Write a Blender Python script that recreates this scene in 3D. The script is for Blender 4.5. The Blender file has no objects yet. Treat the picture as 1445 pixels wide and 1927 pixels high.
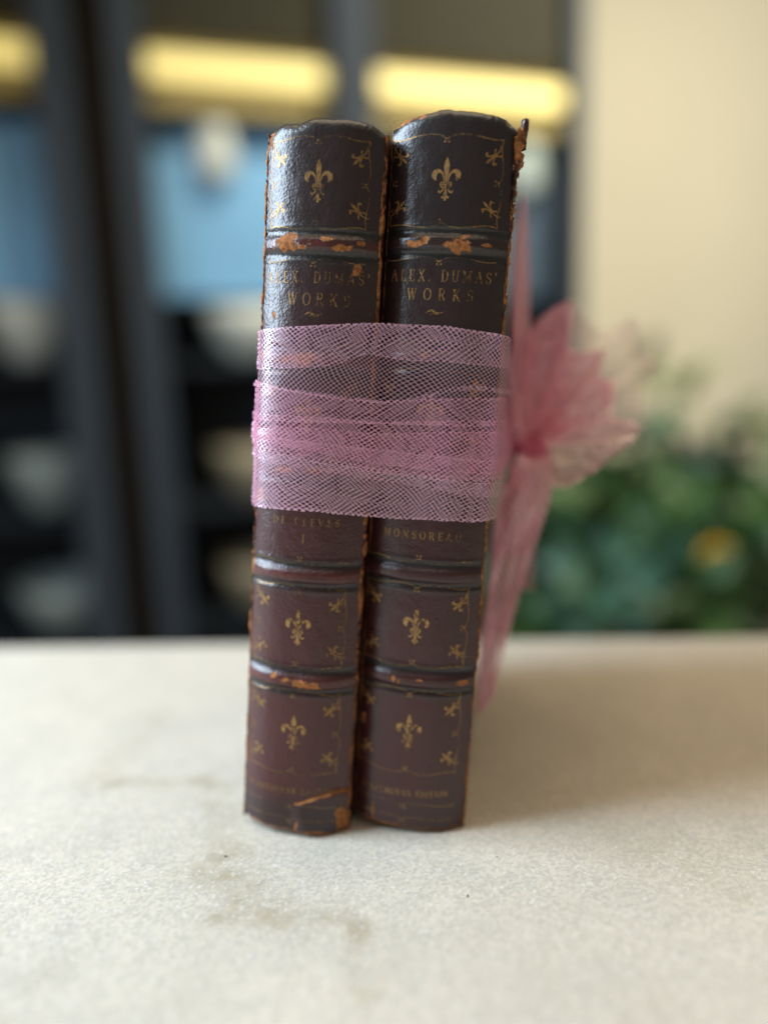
import bpy, bmesh, math, random
import numpy as np
from mathutils import Vector, Matrix

# ------------------------------------------------------------------ scene, camera, light
scene = bpy.context.scene
COL = scene.collection
scene.render.engine = 'CYCLES'
scene.view_settings.view_transform = 'Standard'
scene.view_settings.look = 'None'
scene.view_settings.exposure = 0.08
scene.view_settings.gamma = 1.0
scene.view_settings.use_curve_mapping = False
scene.cycles.transparent_max_bounces = 48
scene.cycles.max_bounces = 10
scene.cycles.sample_clamp_indirect = 6.0

CAMZ = 0.14029
cam_d = bpy.data.cameras.new('camera')
cam_d.sensor_fit = 'VERTICAL'; cam_d.sensor_height = 36.0; cam_d.lens = 26.154
cam_d.clip_start = 0.01; cam_d.clip_end = 30.0
cam_d.dof.use_dof = True
cam_d.dof.focus_distance = 0.2122
cam_d.dof.aperture_fstop = 1.88
cam_d.dof.aperture_blades = 0
cam = bpy.data.objects.new('camera', cam_d); COL.objects.link(cam)
RW = np.array([[0.9995279108805052, -0.03072385670538019, 0.0],
               [-0.005475296803970039, -0.17812581370894529, 0.9839924875807917],
               [-0.03023204418760284, -0.9835279554337403, -0.17820994468481674]])
m = Matrix.Identity(4)
for i in range(3):
    # camera looks along its -Z; RW columns are right, down, forward
    m[i][0] = RW[i][0]; m[i][1] = -RW[i][1]; m[i][2] = -(-RW[i][2]) * -1
m[0][3], m[1][3], m[2][3] = 0, 0, CAMZ
# forward direction is the third column of the rotation below
rt = Vector(RW[:, 0]); dn = Vector(RW[:, 1]); fw = rt.cross(dn)
if fw.y < 0: fw = -fw
for i in range(3):
    m[i][2] = -fw[i]
cam.matrix_world = m
scene.camera = cam

world = bpy.data.worlds.new('World'); scene.world = world; world.use_nodes = True
bg = world.node_tree.nodes['Background']
bg.inputs['Color'].default_value = (1.0, 0.86, 0.72, 1); bg.inputs['Strength'].default_value = 0.22

def area(name, loc, target, sx, sy, power, color, spread=180):
    d = bpy.data.lights.new(name, 'AREA'); d.shape = 'RECTANGLE'; d.size = sx; d.size_y = sy
    d.energy = power; d.color = color; d.spread = math.radians(spread)
    o = bpy.data.objects.new(name, d); COL.objects.link(o); o.location = loc
    o.rotation_euler = (Vector(target) - Vector(loc)).to_track_quat('-Z', 'Y').to_euler()
    return o
area('window_light', (-0.85, 0.20, 0.60), (0.0, 0.22, 0.08), 0.44, 0.85, 24.0, (0.68, 0.84, 1.0))
area('warm_room_light', (0.75, 0.75, 0.65), (0.15, 0.30, 0.0), 0.35, 0.35, 1.6, (1.0, 0.76, 0.46))
area('overhead_fill', (0.0, 0.40, 1.25), (0.0, 0.32, 0.0), 0.9, 0.8, 5.0, (1.0, 0.80, 0.55))  # unseen fill added overhead to light the counter top
area('background_fill', (1.0, 0.72, 2.15), (0.75, 2.3, 0.30), 0.6, 0.4, 44.0, (1.0, 0.92, 0.75), 95)  # added fill for the cabinets and wall, not a visible lamp

# ------------------------------------------------------------------ helpers
def newmesh(name, verts, faces, mat, parent=None, smooth=True, origin=(0, 0, 0)):
    me = bpy.data.meshes.new(name)
    v = np.asarray(verts, float) - np.asarray(origin, float)
    me.from_pydata(v.tolist(), [], [list(map(int, f)) for f in faces])
    if smooth: me.polygons.foreach_set('use_smooth', [True] * len(me.polygons))
    me.materials.append(mat)
    o = bpy.data.objects.new(name, me); COL.objects.link(o)
    if parent is not None: o.parent = parent
    else: o.location = origin
    return o
def tag(o, label=None, cat=None, group=None, kind=None):
    if label: o['label'] = label
    if cat: o['category'] = cat
    if group: o['group'] = group
    if kind: o['kind'] = kind
    return o
def empty(name, loc, label, cat, group=None):
    o = bpy.data.objects.new(name, None); COL.objects.link(o); o.location = loc
    o.empty_display_size = 0.01
    return tag(o, label, cat, group)

class G:
    """mesh collector"""
    def __init__(s): s.v = []; s.f = []
    def add(s, v, f):
        b = len(s.v); s.v += [tuple(x) for x in v]; s.f += [[i + b for i in q] for q in f]
    def box(s, c, h, R=None):
        vs = []
        for dx in (-1, 1):
            for dy in (-1, 1):
                for dz in (-1, 1):
                    p = Vector((dx * h[0], dy * h[1], dz * h[2]))
                    if R is not None: p = R @ p
                    vs.append(Vector(c) + p)
        s.add(vs, [(0, 1, 3, 2), (4, 6, 7, 5), (0, 4, 5, 1), (2, 3, 7, 6), (0, 2, 6, 4), (1, 5, 7, 3)])

rng = np.random.RandomState(7)
TAB = rng.rand(256, 256)
def vnoise(x, y):
    xi = np.floor(x).astype(int); yi = np.floor(y).astype(int)
    fx = x - xi; fy = y - yi; fx = fx * fx * (3 - 2 * fx); fy = fy * fy * (3 - 2 * fy)
    a = TAB[xi & 255, yi & 255]; b = TAB[(xi + 1) & 255, yi & 255]
    c = TAB[xi & 255, (yi + 1) & 255]; d = TAB[(xi + 1) & 255, (yi + 1) & 255]
    return (a * (1 - fx) + b * fx) * (1 - fy) + (c * (1 - fx) + d * fx) * fy
def fbm(x, y, oct=4):
    x = np.asarray(x, float); y = np.asarray(y, float); r = 0; a = .5; t = 0
    for i in range(oct):
        r = r + a * (vnoise(x + 17.3 * i, y + 9.1 * i) - .5) * 2; t += a; a *= .5; x = x * 2.03; y = y * 2.03
    return r / t
def sstep(a, b, x):
    t = np.clip((x - a) / (b - a), 0, 1); return t * t * (3 - 2 * t)

class N:
    """small node-tree writer"""
    def __init__(s, name):
        s.m = bpy.data.materials.new(name); s.m.use_nodes = True; s.t = s.m.node_tree
        s.p = s.t.nodes['Principled BSDF']; s.out = s.t.nodes['Material Output']
    def n(s, typ, **kw):
        o = s.t.nodes.new(typ)
        for k, v in kw.items():
            if k in o.inputs.keys() and not hasattr(type(o), k): o.inputs[k].default_value = v
            else: setattr(o, k, v)
        return o
    def inp(s, node, idx, v):
        if hasattr(v, 'is_output'): s.t.links.new(v, node.inputs[idx])
        else: node.inputs[idx].default_value = v
    def math(s, op, a, b=0.0, c=0.0, clamp=False):
        o = s.t.nodes.new('ShaderNodeMath'); o.operation = op; o.use_clamp = clamp
        s.inp(o, 0, a); s.inp(o, 1, b); s.inp(o, 2, c); return o.outputs[0]
    def mix(s, f, a, b, mode='MIX'):
        o = s.t.nodes.new('ShaderNodeMix'); o.data_type = 'RGBA'; o.blend_type = mode
        s.inp(o, 0, f); s.inp(o, 6, a); s.inp(o, 7, b); return o.outputs[2]
    def noise(s, vec, scale, detail=3, rough=.55, dist=0):
        o = s.t.nodes.new('ShaderNodeTexNoise'); o.inputs['Scale'].default_value = scale
        o.inputs['Detail'].default_value = detail; o.inputs['Roughness'].default_value = rough
        o.inputs['Distortion'].default_value = dist
        if vec is not None: s.t.links.new(vec, o.inputs['Vector'])
        return o.outputs[0]
    def ramp(s, f, stops):
        o = s.t.nodes.new('ShaderNodeValToRGB'); cr = o.color_ramp
        while len(cr.elements) < len(stops): cr.elements.new(.5)
        for e, (p, c) in zip(cr.elements, stops):
            e.position = p; e.color = (c, c, c, 1) if not hasattr(c, '__len__') else (*c, 1)
        s.t.links.new(f, o.inputs[0]); return o.outputs[0]
    def coord(s): return s.n('ShaderNodeTexCoord').outputs['Object']
    def bump(s, h, strength, dist, normal=None):
        o = s.t.nodes.new('ShaderNodeBump'); o.inputs['Strength'].default_value = strength
        o.inputs['Distance'].default_value = dist; s.t.links.new(h, o.inputs['Height'])
        if normal is not None: s.t.links.new(normal, o.inputs['Normal'])
        return o.outputs[0]
    def set(s, name, v):
        if hasattr(v, 'is_output'): s.t.links.new(v, s.p.inputs[name])
        else: s.p.inputs[name].default_value = v
def C4(r, g, b): return (r, g, b, 1.0)

def plain(name, col, rough=.6, var=.15, scale=8, metallic=0):
    k = N(name); nz = k.noise(k.coord(), scale, 3)
    k.set('Base Color', k.mix(nz, C4(*[c * (1 - var) for c in col]), C4(*[min(1, c * (1 + var)) for c in col])))
    k.set('Roughness', rough); k.set('Metallic', metallic)
    return k.m

# ------------------------------------------------------------------ materials
def leather_mat(name, top, low, red, grain=1.0):
    k = N(name); co = k.coord()
    at = k.n('ShaderNodeAttribute', attribute_name='wearmap')
    sep = k.n('ShaderNodeSeparateColor'); k.t.links.new(at.outputs['Color'], sep.inputs[0])
    wear, dye, rub = sep.outputs[0], sep.outputs[1], sep.outputs[2]
    hgt = at.outputs['Alpha']
    big = k.noise(co, 55, 4, .6)
    base = k.mix(k.math('ADD', k.math('MULTIPLY', big, .5), k.math('SUBTRACT', hgt, .25), clamp=True), C4(*low), C4(*top))
    fine = k.noise(co, 900, 3, .6)
    base = k.mix(k.math('MULTIPLY', fine, .5), base, k.mix(.5, base, C4(0, 0, 0)))
    base = k.mix(k.math('MULTIPLY', rub, .9), base, C4(*red))
    base = k.mix(k.math('MULTIPLY', dye, .85), base, C4(.008, .011, .012))
    # pale scuffs and small nicks
    sc = k.ramp(k.noise(co, 420, 5, .75, .4), [(0, 0.), (.69, 0.), (.76, 1.)])
    base = k.mix(k.math('MULTIPLY', sc, .32), base, C4(.14, .09, .06))
    fz = k.noise(co, 700, 5, .7)
    raw = k.mix(k.ramp(fz, [(.3, 0.), (.7, 1.)]), C4(.13, .042, .017), C4(.56, .24, .09))
    wz = k.math('ADD', wear, k.math('MULTIPLY', k.math('SUBTRACT', fz, .5), .55))
    wm = k.ramp(wz, [(0, 0.), (.44, 0.), (.56, 1.)])
    edge = k.ramp(wz, [(0, 0.), (.34, 0.), (.46, 1.), (.5, 1.), (.56, 0.)])
    base = k.mix(k.math('MULTIPLY', edge, .6), base, C4(.012, .007, .006))
    base = k.mix(wm, base, raw)
    k.set('Base Color', base)
    vor = k.n('ShaderNodeTexVoronoi', feature='SMOOTH_F1'); vor.inputs['Scale'].default_value = 1350 
    wob = k.noise(co, 500, 2)
    mp = k.n('ShaderNodeVectorMath', operation='ADD')
    sc2 = k.n('ShaderNodeVectorMath', operation='SCALE'); k.t.links.new(co, mp.inputs[0])
    cmb = k.n('ShaderNodeCombineXYZ'); k.t.links.new(wob, cmb.inputs[0]); k.t.links.new(big, cmb.inputs[2])
    k.t.links.new(cmb.outputs[0], sc2.inputs[0]); sc2.inputs['Scale'].default_value = .0008
    k.t.links.new(sc2.outputs[0], mp.inputs[1]); k.t.links.new(mp.outputs[0], vor.inputs['Vector'])
    hh = k.math('ADD', k.math('MULTIPLY', vor.outputs['Distance'], 1.0), k.math('MULTIPLY', k.noise(co, 2600, 3), .35))
    hh = k.math('ADD', hh, k.math('MULTIPLY', k.math('MULTIPLY', fz, wm), 2.4))
    k.set('Normal', k.bump(hh, .48 * grain, .00022))
    rg = k.math('ADD', .20, k.math('MULTIPLY', k.noise(co, 260, 4), .24))
    k.set('Roughness', k.math('MAXIMUM', rg, k.math('MULTIPLY', wm, .9)))
    k.set('Specular IOR Level', k.math('SUBTRACT', .62, k.math('MULTIPLY', wm, .5)))
    return k.m
def gilt_mat(name, keep, bright=1.0):
    k = N(name); co = k.coord()
    a = k.noise(co, 1100, 4, .7); b_ = k.noise(co, 90, 3)
    col = k.mix(k.ramp(a, [(.3, 0.), (.7, 1.)]), C4(.16 * bright, .085 * bright, .035 * bright), C4(.52 * bright, .31 * bright, .12 * bright))
    k.set('Base Color', col); k.set('Metallic', .55); k.set('Roughness', .42)
    k.set('Normal', k.bump(a, .5, .0002))
    w = k.math('ADD', a, k.math('MULTIPLY', k.math('SUBTRACT', b_, .5), 1.1))
    k.set('Alpha', k.ramp(w, [(0, .12), (keep, .12 + .1), (keep + .13, .95)]))
    return k.m
def net_mat(name, ca, cb, pitch=1.04, wid=.085):
    k = N(name)
    uv = k.n('ShaderNodeUVMap', uv_map='cloth').outputs[0]
    at = k.n('ShaderNodeAttribute', attribute_name='gather').outputs['Fac']
    sx = k.n('ShaderNodeSeparateXYZ'); k.t.links.new(uv, sx.inputs[0])
    nz = k.n('ShaderNodeTexNoise'); nz.inputs['Scale'].default_value = .035; nz.inputs['Detail'].default_value = 2
    k.t.links.new(uv, nz.inputs['Vector'])
    ns = k.n('ShaderNodeSeparateColor'); k.t.links.new(nz.outputs['Color'], ns.inputs[0])
    nf = k.n('ShaderNodeTexNoise'); nf.inputs['Scale'].default_value = .6; nf.inputs['Detail'].default_value = 1
    k.t.links.new(uv, nf.inputs['Vector'])
    nfs = k.n('ShaderNodeSeparateColor'); k.t.links.new(nf.outputs['Color'], nfs.inputs[0])
    u = k.math('ADD', k.math('ADD', sx.outputs[0], k.math('MULTIPLY', ns.outputs[0], 5.0)), k.math('MULTIPLY', nfs.outputs[0], .22))
    v = k.math('ADD', k.math('ADD', sx.outputs[1], k.math('MULTIPLY', ns.outputs[1], 5.0)), k.math('MULTIPLY', nfs.outputs[1], .22))
    def fam(ang):
        c, s_ = math.cos(math.radians(ang)) / pitch, math.sin(math.radians(ang)) / pitch
        q = k.math('ADD', k.math('MULTIPLY', u, c), k.math('MULTIPLY', v, s_))
        return k.math('PINGPONG', q, .5)          # 0 on a thread, .5 mid-cell
    f1, f2 = fam(47), fam(122)
    near = k.math('SMOOTH_MIN', f1, f2, .16)
    lim = k.math('ADD', wid, at)
    al = k.math('DIVIDE', k.math('SUBTRACT', k.math('ADD', lim, .035), near), .05, clamp=True)
    k.t.nodes.remove(k.p)
    col = k.mix(k.noise(uv, .35, 2), C4(*ca), C4(*cb))
    df = k.n('ShaderNodeBsdfDiffuse'); k.t.links.new(col, df.inputs[0])
    tl = k.n('ShaderNodeBsdfTranslucent'); k.t.links.new(col, tl.inputs[0])
    gl = k.n('ShaderNodeBsdfGlossy'); gl.inputs['Roughness'].default_value = .38; gl.inputs['Color'].default_value = C4(1., .88, .94)
    m1 = k.n('ShaderNodeMixShader'); m1.inputs[0].default_value = .48
    k.t.links.new(df.outputs[0], m1.inputs[1]); k.t.links.new(tl.outputs[0], m1.inputs[2])
    m2 = k.n('ShaderNodeMixShader'); m2.inputs[0].default_value = .26
    k.t.links.new(m1.outputs[0], m2.inputs[1]); k.t.links.new(gl.outputs[0], m2.inputs[2])
    tr = k.n('ShaderNodeBsdfTransparent')
    m3 = k.n('ShaderNodeMixShader'); k.t.links.new(al, m3.inputs[0])
    k.t.links.new(tr.outputs[0], m3.inputs[1]); k.t.links.new(m2.outputs[0], m3.inputs[2])
    k.t.links.new(m3.outputs[0], k.out.inputs['Surface'])
    return k.m

LEA = [leather_mat('worn_maroon_leather', (.026, .0145, .0160), (.072, .0095, .0105), (.11, .016, .012)),
       leather_mat('worn_dark_leather', (.020, .0130, .0145), (.056, .0098, .0112), (.05, .014, .012), .7)]
GIL = [gilt_mat('faded_gilt', .33, .9), gilt_mat('rich_gilt', .27, 1.15)]
LINE = [gilt_mat('rubbed_gilt_line', .33, .70), gilt_mat('gilt_line', .31, .85)]
NET = net_mat('pink_tulle', (.98, .50, .70), (.98, .60, .78), wid=.056)
NETM = net_mat('dense_pink_tulle', (.97, .38, .60), (.98, .47, .67), wid=.062)
NETB = net_mat('rose_tulle', (.97, .42, .54), (.98, .52, .64), wid=.085)

# ------------------------------------------------------------------ marble counter
def marble():
    k = N('white_marble'); co = k.coord()
    big = k.noise(co, 14, 4, .6, .5); mid = k.noise(co, 60, 4, .6)
    base = k.mix(k.ramp(big, [(.35, 0.), (.65, 1.)]), C4(.585, .530, .435), C4(.67, .605, .495))
    base = k.mix(k.math('MULTIPLY', k.ramp(mid, [(.5, 0.), (.75, 1.)]), .45), base, C4(.49, .465, .40))
    # mineral clouds and a broken vein that runs across the slab
    wv = k.n('ShaderNodeTexNoise'); wv.inputs['Scale'].default_value = 45; wv.inputs['Detail'].default_value = 4
    k.t.links.new(co, wv.inputs['Vector'])
    va = k.n('ShaderNodeVectorMath', operation='SUBTRACT'); k.t.links.new(wv.outputs['Color'], va.inputs[0]); va.inputs[1].default_value = (.5, .5, .5)
    vs = k.n('ShaderNodeVectorMath', operation='SCALE'); k.t.links.new(va.outputs[0], vs.inputs[0]); vs.inputs['Scale'].default_value = .026
    wc = k.n('ShaderNodeVectorMath', operation='ADD'); k.t.links.new(co, wc.inputs[0]); k.t.links.new(vs.outputs[0], wc.inputs[1])
    sx = k.n('ShaderNodeSeparateXYZ'); k.t.links.new(wc.outputs[0], sx.inputs[0])
    def seg(x0, y0, x1, y1, r):
        L = math.hypot(x1 - x0, y1 - y0); ux, uy = (x1 - x0) / L, (y1 - y0) / L
        dx = k.math('SUBTRACT', sx.outputs[0], x0); dy = k.math('SUBTRACT', sx.outputs[1], y0)
        t = k.math('ADD', k.math('MULTIPLY', dx, ux), k.math('MULTIPLY', dy, uy))
        t = k.math('MINIMUM', k.math('MAXIMUM', t, 0.), L)
        ex = k.math('SUBTRACT', dx, k.math('MULTIPLY', t, ux)); ey = k.math('SUBTRACT', dy, k.math('MULTIPLY', t, uy))
        d2 = k.math('ADD', k.math('MULTIPLY', ex, ex), k.math('MULTIPLY', ey, ey))
        return k.math('EXPONENT', k.math('MULTIPLY', d2, -1. / (r * r)))
    tot = None
    for a in [(-.100, .300, -.106, .248, .006, .45), (-.105, .245, -.064, .243, .0045, .9), (-.060, .240, -.052, .200, .0055, .35),
              (-.055, .196, -.043, .186, .007, .8), (-.047, .178, -.012, .173, .0045, .9), (-.010, .172, -.004, .150, .004, .6),
              (-.058, .225, -.05, .195, .016, .25), (.075, .20, .09, .185, .012, .35), (-.16, .34, -.12, .30, .006, .25), (.06, .15, .05, .13, .006, .3), (-.085, .16, -.09, .14, .006, .3)]:
        s_ = k.math('MULTIPLY', seg(*a[:5]), a[5]); tot = s_ if tot is None else k.math('ADD', tot, s_)
    brk = k.ramp(k.noise(co, 110, 4, .65), [(.32, 0.), (.68, 1.)])
    base = k.mix(k.math('MULTIPLY', k.math('MULTIPLY', tot, brk), 1.0, clamp=True), base, C4(.41, .34, .22))
    fine = k.noise(co, 1500, 4, .7)
    vor = k.n('ShaderNodeTexVoronoi'); vor.inputs['Scale'].default_value = 1150; k.t.links.new(co, vor.inputs['Vector'])
    cs = k.n('ShaderNodeSeparateColor'); k.t.links.new(vor.outputs['Color'], cs.inputs[0])
    gr = k.math('ADD', k.math('MULTIPLY', cs.outputs[0], .5), k.math('MULTIPLY', fine, .5))
    base = k.mix(k.math('MULTIPLY', k.ramp(gr, [(.25, 1.), (.65, 0.)]), .48), base, C4(.33, .32, .28))
    base = k.mix(k.math('MULTIPLY', k.ramp(cs.outputs[1], [(.86, 0.), (.97, 1.)]), .4), base, C4(.75, .73, .69))
    k.set('Base Color', base)
    k.set('Roughness', k.math('ADD', .42, k.math('MULTIPLY', gr, .3)))
    k.set('Normal', k.bump(gr, .22, .0003))
    k.set('Subsurface Weight', .0)
    return k.m
MARB = marble()
a = math.radians(-2.8); ey = Vector((math.sin(-a) * 0 - math.sin(a), math.cos(a), 0)); ex = Vector((math.cos(a), math.sin(a), 0))
P0 = Vector((0, .3843, 0))
bm = bmesh.new()
cs_ = [P0 - ex * 1.3, P0 + ex * 1.3, P0 + ex * 1.3 - Vector((0, .95, 0)), P0 - ex * 1.3 - Vector((0, .95, 0))]
top = [bm.verts.new(c) for c in cs_]; bot = [bm.verts.new(c - Vector((0, 0, .03))) for c in cs_]
bm.faces.new(top[::-1]); bm.faces.new(bot)
for i in range(4):
    bm.faces.new((top[i], top[(i + 1) % 4], bot[(i + 1) % 4], bot[i]))
bmesh.ops.recalc_face_normals(bm, faces=bm.faces)
bmesh.ops.bevel(bm, geom=[e for e in bm.edges if all(abs(v.co.z) < 1e-6 for v in e.verts)], offset=.003, segments=4, affect='EDGES')
me = bpy.data.meshes.new('marble_counter'); bm.to_mesh(me); bm.free(); me.materials.append(MARB)
tb = bpy.data.objects.new('marble_counter', me); COL.objects.link(tb); tag(tb, kind='structure')

# ------------------------------------------------------------------ wall, cabinets behind
def boxobj(name, c, h, mat, parent=None, R=None, origin=(0, 0, 0), bev=0):
    g = G(); g.box(c, h, R)
    o = newmesh(name, g.v, g.f, mat, parent, smooth=False, origin=origin)
    if bev:
        mo = o.modifiers.new('bevel', 'BEVEL'); mo.width = bev; mo.segments = 2
    return o
wallm = plain('cream_wall_plaster', (.36, .34, .265), .9, .06, 2)
wl = boxobj('wall', (0.3, 2.75, .6), (3.2, .05, 2.0), wallm); tag(wl, kind='structure')

CO = Vector((-.72, 1.6, 0)); CT = Vector((.9585, .285, 0)); CN = Vector((-.285, .9585, 0))
CR = Matrix((CT, CN, Vector((0, 0, 1)))).transposed()
def CP(t, y, z): return CO + CT * t + CN * y + Vector((0, 0, z))
navy = plain('slate_blue_painted_wood', (.014, .023, .035), .8, .12, 5)
dark = plain('black_blue_interior', (.010, .014, .022), .85, .2, 5)
olive = plain('warm_lit_trim', (.030, .023, .010), .95, .2, 4)  # warm lamp light on the dark top rail, put into the colour
bluem = plain('painted_sky_reflection', (.22, .44, .68), .5, .28, 7)  # sky reflection of the door panes, painted as a blue board
blued = plain('slate_pane_tone', (.05, .07, .10), .5, .15, 3)
brass = plain('brass_panel', (.40, .28, .09), .6, .25, 12, .2)
whitec = plain('white_ceramic', (.80, .74, .64), .35, .05, 10)
tanc = plain('tan_stoneware', (.42, .32, .20), .5, .1, 10)
greyc = plain('grey_ceramic', (.42, .44, .40), .5, .1, 10)
def lamp_mat():
    k = N('warm_lamp_strip'); k.set('Base Color', C4(.9, .7, .3)); k.set('Emission Color', C4(1.0, .74, .22)); k.set('Emission Strength', .68); return k.m
LAMP = lamp_mat()
def glass_mat():
    k = N('cabinet_glass'); k.t.nodes.remove(k.p)
    gl = k.n('ShaderNodeBsdfGlossy'); gl.inputs['Roughness'].default_value = .03
    tr = k.n('ShaderNodeBsdfTransparent'); tr.inputs[0].default_value = C4(.93, .96, .97)
    fr = k.n('ShaderNodeFresnel'); fr.inputs[0].default_value = 1.12
    mx = k.n('ShaderNodeMixShader'); k.t.links.new(fr.outputs[0], mx.inputs[0]); k.t.links.new(tr.outputs[0], mx.inputs[1]); k.t.links.new(gl.outputs[0], mx.inputs[2])
    k.t.links.new(mx.outputs[0], k.out.inputs['Surface']); return k.m
GLASS = glass_mat()

def cabinet(t0, t1, doors, label):
    base = CP((t0 + t1) / 2, .15, -.75)
    e = empty('glazed_cabinet', base, label, 'cabinet', 'dark glazed cabinets behind the counter')
    def bx(name, ta, tb_, ya, yb, za, zb, mat, par=e, bev=.002):
        return boxobj(name, CP((ta + tb_) / 2, (ya + yb) / 2, (za + zb) / 2), (abs(tb_ - ta) / 2, (yb - ya) / 2, (zb - za) / 2), mat, par, CR, base, bev)
    bx('back_panel', t0, t1, .30, .315, -.75, 1.25, dark)
    bx('side_panel', t0, t0 + .018, .02, .30, -.75, 1.25, navy); bx('side_panel', t1 - .018, t1, .02, .30, -.75, 1.25, navy)
    bx('top_panel', t0 + .018, t1 - .018, .02, .30, 1.23, 1.25, navy)
    for z in (-.45, -.155, .185, .715):
        bx('shelf', t0 + .018, t1 - .018, .05, .30, z - .012, z + .008, dark)
    for (a0, a1, s0, s1, pan) in doors:
        d = G()
        for (ta, tb_, za, zb) in ((a0, s0, -.75, 1.25), (s1, a1, -.75, 1.25), (s0, s1, 1.15, 1.25), (s0, s1, -.75, -.62)):
            d.box(CP((ta + tb_) / 2, .0, (za + zb) / 2), ((tb_ - ta) / 2, .012, (zb - za) / 2), CR)
        dd = newmesh('door_frame', d.v, d.f, navy, e, False, base)
        newmesh('glass_pane', [CP(s0 - .002, .004, -.63), CP(s1 + .002, .004, -.63), CP(s1 + .002, .004, 1.16), CP(s0 - .002, .004, 1.16),
                               CP(s0 - .002, .007, -.63), CP(s1 + .002, .007, -.63), CP(s1 + .002, .007, 1.16), CP(s0 - .002, .007, 1.16)],
                [(3, 2, 1, 0), (4, 5, 6, 7), (0, 1, 5, 4), (1, 2, 6, 5), (2, 3, 7, 6), (3, 0, 4, 7)], GLASS, dd, False, base)
        bx('pane_tone_board', s0 + .003, s1 - .003, .10, .112, .335, .70, pan)  # the blue boards stand in for sky reflected in the glass
        bx('lamp_strip', s0 + .004, s1 - .004, .03, .05, .780, .828, LAMP)
        bx('brass_panel', s0 + .002, s1 - .002, .052, .062, .725, .88, brass)
        bx('top_trim', s0 + .002, s1 - .002, .03, .045, .86, 1.14, olive)
    return e
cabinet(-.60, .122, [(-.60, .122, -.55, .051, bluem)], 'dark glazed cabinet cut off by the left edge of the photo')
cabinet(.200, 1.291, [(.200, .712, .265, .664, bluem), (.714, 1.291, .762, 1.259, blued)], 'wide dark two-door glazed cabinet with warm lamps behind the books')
gp = boxobj('recess_shade_panel', CP(.161, .2, .25), (.036, .01, 1.0), plain('recess_shade_brown', (.050, .034, .016), .6, .3, 6), None, CR, CP(.161, .2, -.75))  # added panel, its dark brown stands for the shaded recess
tag(gp, 'dark brown panel standing in for the shaded recess between the two cabinets', 'board')

def lathe(name, base, prof, mat, label, cat, group=None, sq=1.0):
    v = []; f = []; n = 40
    for r, z in prof:
        for i in range(n):
            a_ = 2 * math.pi * i / n; v.append((base[0] + r * math.cos(a_), base[1] + r * math.sin(a_) * sq, base[2] + z))
    for j in range(len(prof) - 1):
        for i in range(n):
            f.append((j * n + i, j * n + (i + 1) % n, (j + 1) * n + (i + 1) % n, (j + 1) * n + i))
    f.append(list(range(n))[::-1])
    o = newmesh(name, v, f, mat, None, True, base); tag(o, label, cat, group); return o
def bowlprof(r, h):
    return [(r * .45, 0), (r * .5, h * .06), (r * .75, h * .3), (r * .93, h * .65), (r, h), (r * .96, h), (r * .85, h * .6), (r * .6, h * .25), (.001, h * .12)]
GB = 'pale bowls on the cabinet shelves'
for (t, z, r, h, mt, lb) in [(-.03, .194, .085, .135, whitec, 'white bowl on the upper shelf of the left cabinet below the painted blue reflection'),
                             (-.02, -.146, .09, .135, greyc, 'pale grey bowl on the middle shelf of the left cabinet'),
                             (-.01, -.441, .11, .12, greyc, 'dim grey bowl on the lowest shelf of the left cabinet'),
                             (.475, .194, .115, .12, whitec, 'broad cream bowl on the upper shelf of the two-door cabinet beside the left book'),
                             (.46, -.146, .10, .13, tanc, 'tan bowl on the middle shelf of the two-door cabinet'),
                             (.46, -.441, .10, .13, tanc, 'dim tan bowl on the lowest shelf of the two-door cabinet')]:
    lathe('bowl', tuple(CP(t, .165, z)), bowlprof(r, h), mt, lb, 'bowl', GB)
vp = [(.022, 0), (.030, .02), (.034, .06), (.026, .12), (.014, .17), (.012, .22), (.018, .24), (.014, .24), (.010, .2), (.001, .19)]
# vases stand on a narrow front ledge of each bay
for (t, lb, mt) in ((.405, 'slim white vase in front of the painted blue reflection left of the books', whitec), (1.17, 'slim grey vase in the right bay beside the cream wall', greyc)):
    b0 = CP(t, .075, .57)
    lathe('vase', tuple(CP(t, .075, .585)), [(r * 1.3, z * 1.0) for r, z in vp], mt, lb, 'vase', 'slim vases in the cabinet', .6)
    

# ------------------------------------------------------------------ plants on the right
def leafmat(name, c, rough=.5):
    k = N(name); nz = k.noise(k.coord(), 20, 3)
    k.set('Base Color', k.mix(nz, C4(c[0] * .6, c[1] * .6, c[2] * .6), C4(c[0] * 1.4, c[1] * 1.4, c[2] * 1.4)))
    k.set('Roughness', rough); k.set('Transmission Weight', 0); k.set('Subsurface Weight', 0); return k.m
GM = leafmat('green_leaves', (.028, .085, .014)); TM = leafmat('teal_leaves', (.035, .10, .055)); DM = leafmat('shade_leaves', (.008, .024, .006)); OM = leafmat('olive_leaves', (.14, .17, .07))  # the darkest green paints the shaded gaps between the leaves
STEM = plain('green_stem', (.06, .08, .03), .6); POT = plain('dark_planter', (.016, .018, .018), .6)
def leaf(g, base, dirv, L, W, rnd):
    d_ = Vector(dirv).normalized(); side = d_.cross(Vector((rnd.uniform(-.5, .5), rnd.uniform(-1, -.3), rnd.uniform(-.4, .9)))).normalized(); nrm = side.cross(d_)
    vs = []; fs = []
    for i in range(7):
        t = i / 6; w = W * math.sin(math.pi * min(1, t * .96 + .03)) ** .8; c = Vector(base) + d_ * L * t - nrm * L * .25 * t * t
        vs += [c - side * w + nrm * w * .25, c, c + side * w + nrm * w * .25]
        if i: b_ = (i - 1) * 3; fs += [(b_, b_ + 1, b_ + 4, b_ + 3), (b_ + 1, b_ + 2, b_ + 5, b_ + 4)]
    g.add(vs, fs)
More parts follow.
